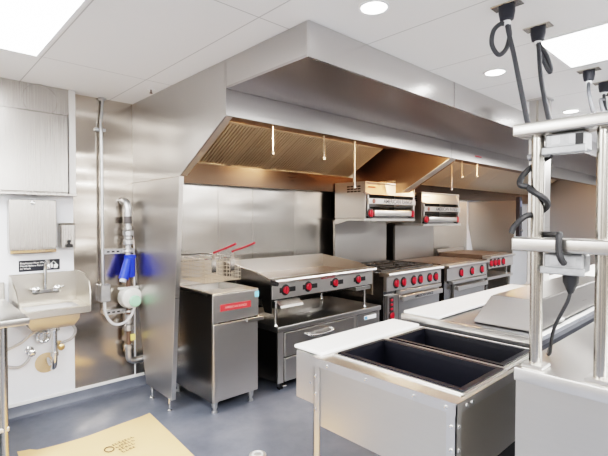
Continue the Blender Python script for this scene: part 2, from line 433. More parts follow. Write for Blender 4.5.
# ------------------------------------------------------------------ fryer
FX0, FX1, FY = 1.735, 2.165, 2.87
t = thing('deep_fryer', (1.95, 3.2, 0), 'freestanding stainless deep fryer with red nameplate beside the end panel', 'fryer')
b = MB(); b.box(FX0, FX0+.012, FY+.012, 3.56, .092, .90); b.build('side_panel', STSHADE, t)
b = MB(); b.box(FX1-.012, FX1, FY+.012, 3.56, .092, .90); b.build('side_panel', STSHADE, t)
b = MB(); b.box(FX0+.012, FX1-.012, FY+.03, 3.56, .10, .70); b.build('cabinet', STSHADE, t)
b = MB(); b.box(FX0-.002, FX0+.05, FY+.004, FY+.012, .092, .90); b.build('front_stile', STLIGHT, t)
d = MB().box(FX0+.006, FX1-.006, FY, FY+.018, .096, .692, .004).build('door', STMID, t)
bar_handle(d, 2.02, 2.185, FY, .690, .032, .03)
f = MB().box(FX0, FX1, FY, FY+.012, .706, .918, .003).build('front_panel', STMID, t)
pl = MB().box(1.80, 2.085, FY-.004, FY, .787, .838, .0015).build('nameplate', REDPL, f)
b = MB().text('AMERICAN RANGE', .024, (1.9425, FY-.0045, .812), (1, 0, 0), (0, 0, 1), .0004); b.build('nameplate_lettering', plain('plate_lettering', (.72, .35, .33), .4), f)
MB().box(2.128, 2.166, FY-.003, FY, .860, .908).build('sticker', STICK, f)
# rim and tank
b = MB()
b.box(FX0, FX1, FY, FY+.15, .918, .93, .003); b.box(FX0, FX1, 3.42, 3.56, .918, .93, .003)
b.box(FX0, FX0+.035, FY+.15, 3.42, .918, .93); b.box(FX1-.035, FX1, FY+.15, 3.42, .918, .93)
b.build('top_rim', ST, t)
b = MB()
for a in ((FX0+.03, FX0+.036, FY+.15, 3.42), (FX1-.036, FX1-.03, FY+.15, 3.42), (FX0+.036, FX1-.036, FY+.144, FY+.15), (FX0+.036, FX1-.036, 3.42, 3.426)): b.box(*a, .86, .918)
b.box(FX0+.036, FX1-.036, FY+.15, 3.42, .86, .866)
b.build('tank', ST, t)
b = MB(); b.box(FX0, FX1, 3.56, 3.66, .10, 1.17); b.build('flue', ST, t)
MB().box(FX0+.03, FX1-.03, 3.58, 3.64, 1.1702, 1.176).build('flue_vent', DARK, t)
MB().tube([(FX0+.03, 3.545, 1.12), (FX1-.03, 3.545, 1.12)], .006, 8).build('basket_hanger', CHROME, t)
for x in (FX0+.04, FX1-.05):
    for y in (FY+.045, 3.5): leg6(t, x, y, .092)

def basket(x0, x1, y0, y1, z0, z1, label, hx):
    t = thing('fryer_basket', ((x0+x1)/2, (y0+y1)/2, z0), label, 'fryer basket', 'wire fryer baskets over the deep fryer')
    b = MB(); w = .0018
    def wire(p, q, r=w): b.tube([p, q], r, 4, cap=False)
    n = 6
    xs = [x0+(x1-x0)*i/n for i in range(n+1)]; ys = [y0+(y1-y0)*i/13 for i in range(14)]; zs = [z0+(z1-z0)*i/6 for i in range(7)]
    for x in xs:
        wire((x, y0, z0), (x, y0, z1)); wire((x, y1, z0), (x, y1, z1)); wire((x, y0, z0), (x, y1, z0))
    for y in ys:
        wire((x0, y, z0), (x0, y, z1)); wire((x1, y, z0), (x1, y, z1)); wire((x0, y, z0), (x1, y, z0))
    for z in zs:
        for p, q in (((x0, y0, z), (x1, y0, z)), ((x0, y1, z), (x1, y1, z)), ((x0, y0, z), (x0, y1, z)), ((x1, y0, z), (x1, y1, z))): wire(p, q)
    b.build('wire_mesh', plain('basket_wire', (.74, .68, .58), .3, .6), t)
    b = MB()
    for p, q in (((x0, y0, z1), (x1, y0, z1)), ((x0, y1, z1), (x1, y1, z1)), ((x0, y0, z1), (x0, y1, z1)), ((x1, y0, z1), (x1, y1, z1))): b.tube([p, q], .004, 8)
    b.build('rim', CHROME, t)
    b = MB(); b.box(hx-.02, hx+.02, y0-.004, y0+.002, z0+.08, z1+.01); b.box(hx-.012, hx+.012, y0-.006, y0+.002, z1+.01, 1.232)
    b.build('handle_plate', CHROME, t)
    b = MB(); b.tube(smooth_path([(hx, y0-.006, 1.222), (hx, y0-.03, 1.232), (hx, y0-.15, 1.262), (hx, y0-.31, 1.308)], 6), .0085, 8)
    b.build('handle', RED, t)
    return t
basket(1.775, 1.945, 3.06, 3.43, .985, 1.175, 'wire fryer basket with red handle, the one beside the end panel', 1.86)
basket(1.965, 2.135, 3.08, 3.45, .985, 1.175, 'wire fryer basket with red handle, the one beside the griddle', 2.05)

# ------------------------------------------------------------------ refrigerated chef base
CX0, CX1 = 2.35, 3.78
t = thing('refrigerated_chef_base', (3.06, 3.2, 0), 'low stainless refrigerated chef base with drawers beneath the griddle', 'refrigerated base')
MB().box(CX0+.012, CX1-.012, 2.875, 3.62, .085, .525).build('cabinet', STSHADE, t)
MB().box(CX0, CX1, 2.845, 3.64, .525, .575, .006, 2).build('top', STDK, t)
for xa, xb in ((CX0+.012, CX0+.075), (3.345, 3.395), (CX1-.03, CX1-.012)): MB().box(xa, xb, 2.862, 2.875, .085, .525).build('front_stile', ST, t)
for z0, z1 in ((.305, .515), (.092, .295)):
    d = MB().box(CX0+.08, 3.34, 2.848, 2.874, z0, z1, .004).build('drawer', STDK, t)
    b = MB(); zc = z1-.07
    b.tube(smooth_path([(2.69, 2.848, zc+.015), (2.70, 2.815, zc+.01), (2.76, 2.805, zc), (2.94, 2.805, zc), (3.0, 2.815, zc+.01), (3.01, 2.848, zc+.015)], 6), .012, 10)
    b.build('handle', CHROME, d)
p = MB().box(3.40, CX1-.034, 2.852, 2.874, .095, .515, .003).build('compressor_panel', STDK, t)
MB().box(3.50, 3.70, 2.849, 2.852, .455, .495, .001).build('label_plate', STICKW, p)
b = MB(); b.box(3.505, 3.55, 2.8478, 2.849, .46, .49); b.build('label_logo', plain('label_blue', (.15, .35, .60), .4), p)
for x in (CX0+.09, CX1-.09):
    for y in (2.93, 3.55):
        c = MB(); c.lathe((x, y, .036), [(.02, -.013), (.036, -.012), (.036, .012), (.02, .013)], 16, 'x'); w = c.build('caster', BLACK, t)
        c = MB(); c.box(x-.02, x-.015, y-.022, y+.022, .025, .078); c.box(x+.015, x+.02, y-.022, y+.022, .025, .078); c.box(x-.035, x+.035, y-.035, y+.035, .078, .085); c.box(x-.012, x+.03, y-.06, y-.03, .040, .050, .003)
        c.build('caster_fork', CHROME, w)

# ------------------------------------------------------------------ griddle on the chef base
GX0, GX1 = 2.285, 3.655
t = thing('countertop_griddle', (2.97, 3.2, .575), 'wide stainless countertop griddle with four red knobs on the chef base', 'griddle')
side = [(3.60, .82), (3.60, 1.085), (3.38, 1.068), (3.05, 1.03), (2.90, .985), (2.86, .98), (2.86, .70), (2.945, .70), (2.99, .80)]
MB().prism(side, 'x', GX0, GX0+.012).build('side_splash', STSHADE, t)
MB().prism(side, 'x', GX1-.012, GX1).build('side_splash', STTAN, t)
MB().box(GX0+.012, GX1-.012, 3.585, 3.60, .82, 1.09).build('back_splash', STLIGHT, t)
MB().box(GX0+.012, GX1-.012, 2.88, 3.585, .80, .935).build('body', STSHADE, t)
MB().box(GX0+.013, GX1-.013, 2.92, 3.584, .9355, .945).build('cooking_plate', CAST, t)
fp = MB().box(GX0+.012, GX1-.012, 2.858, 2.879, .815, .955, .003).build('front_panel', STMID, t)
b = MB().text('AMERICAN RANGE', .022, (2.97, 2.8575, .94), (1, 0, 0), (0, 0, 1), .0004); b.build('front_lettering', RED, fp)
b = MB(); b.prism([(2.918, .952), (2.850, .952), (2.828, .956), (2.815, .970), (2.820, .984), (2.838, .992), (2.918, .990)], 'x', GX0+.02, GX1+.01)
b.build('bullnose', STDK, t)
for x in (2.445, 2.715, 3.07, 3.41): knob(t, x, 2.858, .885, .034, .075)
MB().cyl((GX0+.010, 2.8595, .955), (GX0+.022, 2.8, .955), .02).build('rail_end_cap', BLACK, t)
dr = MB().box(GX0+.05, 2.62, 2.86, 3.2, .735, .795, .004).build('grease_drawer', STDK, t)
b = MB(); b.hexa([(GX0+.06, 2.80, .745), (2.60, 2.80, .745), (2.60, 2.86, .735), (GX0+.06, 2.86, .735), (GX0+.06, 2.805, .765), (2.60, 2.805, .765), (2.60, 2.86, .79), (GX0+.06, 2.86, .79)]); b.build('drawer_lip', STLIGHT, dr)
b = MB(); b.box(3.40, 3.63, 2.87, 3.2, .765, .80, .003); b.build('valve_box', STLIGHT, t)
for x in (GX0+.075, GX1-.10):
    for y in (2.89, 3.52):
        MB().lathe((x, y, .5755), [(.014, 0), (.020, .006), (.011, .03), (.013, .225)], 14).build('leg', CHROME, t)

# ------------------------------------------------------------------ ranges
def grate(parent, x0, x1, y0, y1, z):
    b = MB()
    for x in (x0, x1-.014): b.box(x, x+.014, y0, y1, z, z+.022, .002)
    for y in (y0, (y0+y1)/2-.007, y1-.014): b.box(x0, x1, y, y+.014, z+.001, z+.021, .002)
    cx = (x0+x1)/2
    for cy in (y0+(y1-y0)*.25, y0+(y1-y0)*.75):
        for k in range(8):
            a = math.pi*2*k/8
            b.tube([(cx+.04*math.cos(a), cy+.04*math.sin(a), z+.018), (cx+.135*math.cos(a), cy+.135*math.sin(a), z+.015)], .007, 6)
        b.lathe((cx, cy, z-.02), [(.05, 0), (.05, .012), (.035, .02)], 14)
    return b.build('grate', IRON, parent)
def range_base(t, x0, x1, zt, door_x0):
    MB().box(x0, x1, 2.905, 3.70, .12, zt-.06).build('body', STSHADE, t)
    for x in (x0+.05, x1-.05):
        for y in (2.96, 3.62): leg6(t, x, y, .12)
    MB().box(x0+.01, x1-.01, 2.92, 2.94, .03, .12).build('kick_plate', STSHADE, t)
def oven_door(t, x0, x1, z0, z1, text=True):
    d = MB().box(x0, x1, 2.872, 2.904, z0, z1, .004).build('oven_door', STDK, t)
    b = MB(); b.box(x0+.01, x1-.01, 2.815, 2.835, z1-.075, z1-.015, .006)
    for x in (x0+.02, x1-.05): b.box(x, x+.03, 2.835, 2.872, z1-.065, z1-.025)
    h = b.build('handle', ST, d)
    if text: MB().text('AMERICAN RANGE', .046, ((x0+x1)/2, 2.8145, z1-.046), (1, 0, 0), (0, 0, 1), .0005).build('handle_lettering', BLACK, d)
    return d
# six burner range
RX0, RX1 = 3.895, 5.035
t = thing('six_burner_range', (4.46, 3.3, 0), 'stainless six burner gas range with black grates and lettered oven handle', 'range')
range_base(t, RX0, RX1, .90, 4.13)
MB().box(RX0, RX1, 2.90, 3.70, .84, .895).build('burner_tray', STSHADE, t)
for i in range(3): grate(t, RX0+.02+i*.367, RX0+.02+i*.367+.36, 2.96, 3.66, .905)
p = MB().prism([(2.904, .70), (2.86, .70), (2.862, .86), (2.904, .86)], 'x', RX0, RX1).build('control_panel', STMID, t)
MB().prism([(2.955, .86), (2.862, .86), (2.828, .868), (2.818, .885), (2.828, .903), (2.955, .906)], 'x', RX0-.005, RX1+.005).build('bullnose', ST, t)
for i in range(6): knob(t, 4.05+i*.174 + (.02 if i % 2 == 0 else -.012), 2.861, .778, .042)
MB().box(RX0+.23, RX1-.02, 2.84, 2.90, .648, .69, .004).build('ledge', ST, t)
oven_door(t, 4.14, RX1-.02, .20, .645)
c = MB().box(RX0+.03, 4.125, 2.868, 2.904, .16, .65, .003).build('oven_control_column', STDK, t)
k = MB().box(3.955, 4.03, 2.8655, 2.868, .47, .63).build('switch_plate', BLACK, t)
b = MB()
for z in (.50, .55, .60): b.box(3.975, 4.01, 2.855, 2.8655, z-.012, z+.012, .002)
b.build('switch', RED, k)
knob(t, 4.0, 2.868, .425, .038)
MB().box(RX0+.08, RX1-.01, 3.70, 3.735, .12, 1.475).build('back_riser', STPANEL, t)
b = MB(); b.box(RX0+.08, RX1-.01, 3.24, 3.70, 1.475, 1.50); b.prism([(3.24, 1.475), (3.235, 1.500), (3.235, 1.468), (3.26, 1.455)], 'x', RX0+.20, RX1-.03)
b.build('riser_shelf', STLIGHT, t)
for x in (RX0+.08, RX1-.022): MB().prism([(3.70, 1.425), (3.70, 1.475), (3.50, 1.475)], 'x', x, x+.012).build('shelf_bracket', ST, t)

# griddle top range
QX0, QX1 = 5.19, 6.32
t = thing('griddle_top_range', (5.75, 3.3, 0), 'stainless range with flat brown griddle top and three red knobs', 'range')
range_base(t, QX0, QX1, .89, 5.4)
MB().box(QX0, QX1, 2.90, 3.70, .83, .875).build('top_deck', STSHADE, t)
MB().box(QX0+.02, QX1-.02, 2.96, 3.66, .8755, .905).build('cooking_plate', CAST, t)
MB().prism([(2.955, .85), (2.862, .85), (2.824, .858), (2.812, .875), (2.824, .893), (2.955, .896)], 'x', QX0-.03, QX1+.005).build('bullnose', ST, t)
MB().box(QX0, QX1, 2.862, 2.904, .69, .85).build('control_panel', STMID, t)
for x in (5.56, 5.87, 6.17): knob(t, x, 2.862, .772, .046)
oven_door(t, QX0+.20, QX1-.03, .20, .62, False)
MB().box(QX0+.10, QX1-.05, 2.83, 2.90, .64, .68, .004).build('ledge', ST, t)
MB().box(QX0+.04, QX1-.05, 3.70, 3.735, .12, 1.40).build('back_riser', STPANEL, t)
MB().box(QX0+.04, QX1-.05, 3.24, 3.70, 1.40, 1.425).build('riser_shelf', STLIGHT, t)

# third unit: charbroiler on an equipment stand
SX0, SX1 = 6.40, 7.28
t = thing('charbroiler', (6.84, 3.3, .63), 'raised countertop cooker with four red knobs, last on the cooking line', 'charbroiler')
MB().box(SX0, SX1, 2.90, 3.70, .74, .90).build('body', STSHADE, t)
MB().box(SX0, SX1, 2.862, 2.90, .76, .90, .003).build('control_panel', STMID, t)
MB().prism([(2.96, .90), (2.862, .90), (2.83, .908), (2.82, .923), (2.83, .94), (2.96, .944)], 'x', SX0, SX1).build('bullnose', ST, t)
MB().box(SX0+.01, SX1-.01, 2.965, 3.68, .9005, .955).build('cooking_plate', CAST, t)
MB().box(SX0, SX1, 3.70, 3.72, .74, 1.0).build('back_splash', ST, t)
for x in (6.47, 6.60, 6.73, 6.90): knob(t, x, 2.862, .835, .046)
for x in (SX0+.08, SX1-.08):
    for y in (2.94, 3.60): MB().lathe((x, y, .632), [(.02, 0), (.02, .01), (.014, .015), (.014, .109)], 12).build('leg', CHROME, t)
t = thing('equipment_stand', (6.84, 3.3, 0), 'stainless equipment stand holding the last countertop cooker', 'stand')
MB().box(SX0-.02, SX1+.02, 2.87, 3.72, .585, .63, .004).build('top', ST, t)
MB().box(SX0, SX1, 2.93, 3.66, .20, .225, .004).build('undershelf', ST, t)
for x in (SX0+.03, SX1-.03):
    for y in (2.92, 3.66): MB().cyl((x, y, 0), (x, y, .586), .021).build('leg', STPOST, t)

# ------------------------------------------------------------------ salamanders
def salamander(x0, z0, label, ysh=0):
    x1 = x0+1.03; zt = z0+.43; yf = 3.25; yb = 3.73
    t = thing('salamander_broiler', ((x0+x1)/2, 3.5, z0), label, 'salamander broiler', 'salamander broilers on the riser shelves')
    b = MB(); b.box(x0, x0+.012, yf, yb, z0, zt); s = b.build('side_panel', STPANEL, t)
    b = MB()
    for zc in (zt-.055, zt-.085, zt-.115):
        for k in range(4): b.box(x0-.002, x0, yf+.07+k*.055, yf+.115+k*.055, zc-.008, zc+.008)
    b.build('side_vent', DARK, s)
    MB().box(x1-.012, x1, yf, yb, z0, zt).build('side_panel', STPANEL, t)
    MB().box(x0+.012, x1-.012, yf+.32, yb, z0, zt).build('body', STSHADE, t)
    MB().box(x0+.012, x1-.012, yf, yf+.32, zt-.012, zt).build('top_panel', ST, t)
    MB().box(x0+.012, x1-.012, yf, yf+.32, z0, z0+.02).build('bottom_panel', STSHADE, t)
    h = MB().prism([(yf-.002, zt-.150), (yf+.03, zt), (yf+.045, zt), (yf+.02, zt-.150)], 'x', x0+.012, x1-.012).build('upper_front', STLIGHT, t)
    b = MB().box(x0+.07, x0+.20, yf+.006, yf+.012, zt-.066, zt-.058); b.build('upper_mark', RED, h)
    # name bar
    n = MB().box(x0+.03, x1-.03, yf-.035, yf-.01, z0+.165, z0+.235, .004).build('name_bar', STLIGHT, t)
    MB().text('AMERICAN RANGE', .072, ((x0+x1)/2+.10, yf-.0356, z0+.200), (1, 0, 0), (0, 0, 1), .0005).build('name_lettering', plain('bar_lettering', (.06, .06, .07), .4), n)
    MB().lathe((x0+.12, yf-.035, z0+.2), [(.028, 0), (.026, -.004)], 14, 'y').build('eagle_disc', plain('disc_brown', (.25, .10, .08), .4), n)
    for x in (x0+.03, x1-.055): MB().box(x, x+.025, yf-.012, yf+.02, z0+.03, z0+.28).build('frame_post', ST, t)
    # handle roller and knobs
    b = MB(); b.box(x0+.13, x1-.13, yf-.045, yf-.010, z0+.02, z0+.095, .012, 2); b.build('grip_bar', STLIGHT, t)
    for x in (x0+.085, x1-.085): knob(t, x, yf-.012, z0+.055, .045)
    # rack inside
    b = MB()
    for k in range(18): b.tube([(x0+.05+k*.055, yf+.02, z0+.13), (x0+.05+k*.055, yf+.31, z0+.13)], .004, 6)
    b.build('rack', STSHADE, t)
    MB().tube([(x0+.07, yf-.02, zt-.155), (x0-.06, yf-.05, zt-.14), (x0-.10, yf-.05, zt-.135)], .006, 8).build('side_lever', CHROME, t)
    return t
salamander(4.0, 1.506, 'stainless salamander broiler above the six burner range, with two red knobs')
salamander(5.20, 1.431, 'stainless salamander broiler above the griddle top range, with two red knobs')

# slim dark box by the far end panel
t = thing('control_box', (7.775, 2.9, 1.2), 'slim dark control box hanging at the front of the far end panel', 'control box')
MB().box(7.64, 7.735, 2.90, 2.97, 1.20, 1.87, .006).build('case', NAVY, t)
MB().lathe((7.69, 2.90, 1.30), [(.03, 0), (.03, -.02), (.015, -.03)], 14, 'y').build('knob', CHROME, t)
MB().box(7.655, 7.72, 2.897, 2.90, 1.70, 1.80).build('display', plain('display_blue', (.10, .13, .25), .3), t)

# ------------------------------------------------------------------ left side: upper cabinet
t = thing('upper_cabinet', (.37, 3.8, 1.68), 'large stainless cabinet on the wall above the towel dispenser', 'cabinet')
cy = 3.76
MB().box(-.35, .984, cy+.0125, W-.001, 1.69, 2.498).build('case', STCAB, t)
MB().box(.995, 1.043, cy, W-.001, 1.69, 2.498).build('side_stile', plain('stile_white_steel', (.70, .69, .67), .4, .3), t)
MB().box(.985, .995, cy+.05, W-.001, 1.69, 2.498).build('side_gap', DARK, t)  # solid dark strip painted in as the shade of the gap
up = MB().box(-.35, .994, cy, cy+.012, 2.30, 2.498).build('upper_front', STCAB, t)
MB().ring((.80, cy, 2.385), .115, .002, 'y').build('round_cover', STCAB, up)
MB().box(-.35, .984, cy-.010, cy+.010, 1.70, 2.292, .002).build('door', STCAB, t)
b = MB(); b.box(-.35, 1.047, cy-.018, W-.001, 1.672, 1.692, .003); b.build('bottom_ledge', STCAB, t)

# towel and soap dispensers, sign
t = thing('paper_towel_dispenser', (.745, 3.8, 1.25), 'square brushed steel paper towel dispenser on the white wall', 'towel dispenser')
MB().box(.597, .897, 3.762, W-.001, 1.262, 1.632, .004).build('case', STCAB, t)
MB().box(.594, .900, 3.752, 3.763, 1.275, 1.636, .003).build('door', STCAB, t)
MB().prism([(3.757, 1.262), (3.765, 1.24), (W-.01, 1.24), (W-.01, 1.262)], 'x', .60, .90).build('bottom_tray', STCAB, t)
MB().box(.62, .88, 3.7625, 3.80, 1.2375, 1.2405).build('towel_slot', DARK, t)
MB().lathe((.745, 3.752, 1.612), [(.016, 0), (.016, -.004), (.010, -.006)], 16, 'y').build('lock', CHROME, t)
t = thing('soap_dispenser', (.985, 3.8, 1.25), 'narrow steel soap dispenser beside the towel dispenser', 'soap dispenser')
MB().box(.932, 1.036, 3.765, W-.001, 1.268, 1.452, .006).build('case', STCAB, t)
MB().prism([(3.765, 1.452), (3.77, 1.462), (W-.004, 1.462), (W-.004, 1.452)], 'x', .93, 1.038).build('lid', STPOST, t)
b = MB(); b.box(.965, 1.010, 3.735, 3.765, 1.272, 1.298, .004); b.lathe((.987, 3.75, 1.298), [(.008, 0), (.008, .012), (.013, .014), (.012, .03)], 12); b.build('push_valve', BLACK, t)
t = thing('handwash_sign', (.795, 3.856, 1.14), 'small black sign about washing hands above the sink', 'sign')
MB().box(.668, .945, W-.004, W-.0005, 1.095, 1.178, .002).build('plate', SIGN, t)
b = MB()
for k, s_ in enumerate(('Employees Must Wash', 'Hands Before Returning', 'to Work')):
    b.text(s_, .019, (.676, W-.0045, 1.158-k*.021), (1, 0, 0), (0, 0, 1), .0003, 'LEFT')
b.build('lettering', WHITE, t)
b = MB()
b.prism([(.868, 1.112), (.872, 1.140), (.885, 1.150), (.898, 1.138), (.893, 1.112)], 'y', W-.0052, W-.004)
b.prism([(.900, 1.108), (.904, 1.136), (.918, 1.146), (.932, 1.132), (.926, 1.108)], 'y', W-.0052, W-.004)
b.tube([(.885, W-.0048, 1.148), (.898, W-.0048, 1.164), (.915, W-.0048, 1.150)], .003, 6)
b.build('hands_symbol', WHITE, t)

# ------------------------------------------------------------------ hand sink
t = thing('hand_sink', (.85, 3.68, .70), 'small stainless wall hung hand sink with side splashes', 'sink')
sx0, sx1, sy, sz = .60, 1.063, 3.49, .845
MB().box(sx0, sx1, W-.022, W-.013, sz-.02, 1.078, .003).build('backsplash', STWARM, t)
sp = [(W-.013, 1.080), (W-.06, 1.085), (sy+.12, 1.075), (sy+.03, 1.03), (sy, .96), (sy, sz-.045), (W-.013, sz-.045)]
MB().prism(sp, 'x', sx1-.008, sx1).build('side_splash', STWARM, t)
sp2 = [(W-.013, 1.070), (W-.10, 1.06), (sy+.10, .98), (sy, .90), (sy, sz-.045), (W-.013, sz-.045)]
MB().prism(sp2, 'x', sx0, sx0+.008).build('side_splash', STWARM, t)
# rim with basin opening
bx0, bx1, by0, by1 = sx0+.06, sx1-.06, sy+.05, W-.10
b = MB()
b.box(sx0+.008, sx1-.008, sy, by0, sz-.05, sz, .004); b.box(sx0+.008, sx1-.008, by1, W-.022, sz-.02, sz)
b.box(sx0+.008, bx0, by0, by1, sz-.02, sz); b.box(bx1, sx1-.008, by0, by1, sz-.02, sz)
b.build('rim', STWARM, t)
b = MB()
zb = .70
ring_t = [(bx0, by0), (bx1, by0), (bx1, by1), (bx0, by1)]; ins = .035
ring_b = [(bx0+ins, by0+ins), (bx1-ins, by0+ins), (bx1-ins, by1-ins), (bx0+ins, by1-ins)]
for e, o_ in ((0, 0), (.006, -.006)):
    vt = [b.bm.verts.new((x+(-e if i in (0, 3) else e), y+(-e if i < 2 else e), sz-.004)) for i, (x, y) in enumerate(ring_t)]
    vm = [b.bm.verts.new((x+(-e if i in (0, 3) else e), y+(-e if i < 2 else e), zb+.05)) for i, (x, y) in enumerate([((p[0]*2+q[0])/3, (p[1]*2+q[1])/3) for p, q in zip(ring_t, ring_b)])]
    vb = [b.bm.verts.new((x, y, zb+o_)) for x, y in ring_b]
    for i in range(4):
        for A_, B_ in ((vt, vm), (vm, vb)):
            q = (A_[i], A_[(i+1) % 4], B_[(i+1) % 4], B_[i]); b.bm.faces.new(q if e else q[::-1])
    b.bm.faces.new(vb if not e else vb[::-1])
b.build('basin', STDK, t)  # darker than the rim: shade of the bowl put into the steel colour
# faucet
fxc, fy = .83, W-.022
b = MB(); b.box(fxc-.085, fxc+.085, fy-.045, fy, .925, .955, .006); f = b.build('faucet_body', CHROME, t)
for s_ in (-1, 1):
    b = MB(); xx = fxc+s_*.072
    b.lathe((xx, fy-.045, .955), [(.014, 0), (.016, -.014), (.030, -.022), (.030, -.034), (.014, -.04)], 14, 'y')
    b.tube([(xx, fy-.075, .955), (xx+s_*.045, fy-.085, .975)], .007, 8); b.build('tap_handle', CHROME, f)
MB().tube(smooth_path([(fxc, fy-.03, .95), (fxc, fy-.035, 1.05), (fxc, fy-.05, 1.14), (fxc, fy-.10, 1.178), (fxc, fy-.15, 1.15), (fxc, fy-.155, 1.12)], 6), .0125, 12).build('spout', CHROME, f)
# drain
dx, dy = .855, 3.66
MB().tube(smooth_path([(dx, dy, .70), (dx, dy, .60), (dx, dy, .44), (dx, dy+.03, .375), (dx, dy+.09, .365), (dx-.005, W-.016, .40)], 6), .019, 14).build('drain_pipe', CHROME, t)
b = MB(); b.lathe((dx, dy, .66), [(.034, 0), (.034, .03), (.026, .045)], 16); b.build('slip_nut', CHROME, t)
b = MB(); b.lathe((dx, dy, .47), [(.027, 0), (.027, .03)], 16); b.build('slip_nut', CHROME, t)
# stop valves and braided hoses
for vx, vz, pts in ((.729, .491, [(.729, 3.795, .48), (.70, 3.78, .43), (.64, 3.78, .40), (.56, 3.79, .43), (.52, 3.79, .50), (.57, 3.78, .54), (.66, 3.77, .58), (.74, 3.76, .645), (.83, 3.77, .66)]),
                    (.926, .498, [(.926, 3.795, .52), (1.00, 3.77, .55), (1.03, 3.77, .61), (1.00, 3.77, .67), (.96, 3.78, .72)])):
    b = MB(); b.cyl((vx, W-.001, vz), (vx, 3.78, vz), .012); b.lathe((vx, W-.001, vz), [(.032, 0), (.030, -.008), (.014, -.014)], 16, 'y')
    b.lathe((vx, 3.78, vz), [(.012, 0), (.026, -.010), (.026, -.022), (.012, -.028)], 8, 'y'); b.cyl((vx, 3.80, vz), (vx, 3.80, vz+.04), .011)
    v = b.build('stop_valve', CHROME if vx < .8 else BRASS, t)
    MB().tube(smooth_path(pts, 6), .0105, 8).build('supply_hose', plain('braided_hose', (.55, .55, .56), .35, .8, noise=.3, nscale=200), v)
b = MB(); b.ring((.813, 3.80, .593), .04, .012, 'y'); b.cyl((.813, W-.012, .593), (.813, 3.80, .593), .028); b.build('wall_flange', CHROME, t)
t = tag(MB().lathe((.842, W, .372), [(.078, -.0005), (.078, -.004), (.072, -.006)], 28, 'y').build('access_cover', TAN), 'round tan access cover low on the white wall under the sink', 'access cover')

# ------------------------------------------------------------------ work table at the left edge
t = thing('work_table', (-.2, 3.4, 0), 'stainless work table at the edge beside the hand sink', 'table')
MB().box(-1.2, .577, 3.03, W-.03, .862, .905, .006, 2).build('top', STLIGHT, t)
MB().box(-1.2, .572, W-.03, W-.013, .862, 1.03, .004).build('backsplash', STLIGHT, t)
for x in (.452, -1.12):
    for y in (3.09, 3.78):
        MB().cyl((x, y, .0), (x, y, .863), .0215).build('leg', STPOST, t)
MB().box(-1.15, .475, 3.07, 3.80, .235, .262, .004).build('undershelf', STLIGHT, t)

# ------------------------------------------------------------------ electrical conduit and box
t = thing('electrical_conduit', (1.255, 3.8, .80), 'thin grey electrical conduit running from ceiling down to a small box', 'conduit')
cx = 1.252
MB().tube(smooth_path([(1.268, 3.83, 2.498), (1.268, 3.83, 2.44), (1.252, 3.815, 2.28), (cx, 3.805, 2.15), (cx, 3.80, 1.5), (cx, 3.80, .94)], 6), .0125, 12).build('pipe', GALV, t)
MB().lathe((1.268, 3.83, 2.48), [(.02, 0), (.032, .008), (.032, .018)], 14).build('ceiling_fitting', GALV, t)
MB().box(cx-.04, cx+.045, 3.832, W-.004, 2.225, 2.248).build('clamp', GALV, t)
bx = MB().box(1.230, 1.310, 3.790, W-.004, .80, .945, .004).build('junction_box', GALV, t)
b = MB(); b.box(1.234, 1.306, 3.786, 3.7898, .804, .941, .002); b.build('box_cover', GALV, bx)
MB().tube(smooth_path([(1.268, 3.815, .80), (1.272, 3.80, .70), (1.315, 3.77, .62), (1.38, 3.75, .605), (1.445, 3.73, .65), (1.478, 3.71, .74), (1.482, 3.70, .82)], 8), .0125, 12).build('flexible_conduit', plain('flex_grey', (.62, .63, .65), .5), t)

# ------------------------------------------------------------------ gas pipe with valve train
t = thing('gas_pipe', (1.45, 3.77, .28), 'vertical gas pipe with blue strainer and white regulator beside the end panel', 'gas pipe')
px_, py_ = 1.445, 3.755
MB().tube(smooth_path([(1.432, W-.015, 1.645), (1.436, 3.815, 1.648), (1.441, 3.775, 1.632), (px_, py_, 1.59), (px_, py_, 1.50)], 6), .031, 14).build('elbow', GALV, t)
MB().cyl((px_, py_, 1.16), (px_, py_, 1.50), .024).build('upper_pipe', GALV, t)
b = MB(); b.cyl((px_, py_, 1.455), (px_, py_, 1.515), .033); b.build('dark_coupling', plain('band_grey', (.13, .12, .12), .5, .5), t)
b = MB()
b.lathe((px_, py_, 1.27), [(.028, 0), (.043, .01), (.043, .045), (.033, .055), (.033, .075), (.045, .085), (.045, .12), (.03, .135), (.03, .165)], 8); b.build('union', GALV, t)
b = MB(); b.tube([(px_+.01, py_-.012, 1.165), (px_+.012, py_-.012, 1.0)], [.043, .040], 14); b.tube([(px_-.005, py_-.02, 1.15), (px_-.062, py_-.055, .992)], [.034, .040], 14); b.lathe((px_+.012, py_-.012, 1.15), [(.03, 0), (.05, .01), (.05, .035), (.03, .04)], 8)
b.build('strainer', BLUE, t)
MB().cyl((px_-.052, py_-.049, 1.02), (px_-.07, py_-.06, .968), .028).build('strainer_plug', plain('plug_grey', (.45, .5, .6), .4), t)
MB().cyl((px_, py_, .36), (px_, py_, 1.01), .018).build('lower_pipe', RUST, t)
b = MB(); b.lathe((px_+.01, py_-.01, .825), [(.05, -.06), (.085, -.05), (.095, -.02), (.095, .03), (.06, .05), (.04, .06)], 18, 'y'); b.lathe((px_, py_, .76), [(.03, 0), (.045, .02), (.045, .12), (.03, .14)], 12)
b.box(px_-.085, px_+.085, py_-.02, py_+.02, .895, .915, .004)
g = b.build('regulator', plain('regulator_grey', (.72, .73, .70), .45, .3, noise=.1, nscale=30), t)
b = MB(); b.lathe((px_+.025, py_-.072, .80), [(.048, 0), (.048, -.022), (.040, -.028)], 18, 'y'); b.build('regulator_cap', GREEN, g)
b = MB(); b.lathe((px_, py_, .535), [(.022, 0), (.034, .008), (.034, .05), (.024, .06)], 8); b.cyl((px_, py_, .60), (px_, py_, .68), .03); b.build('lower_union', GALV, t)
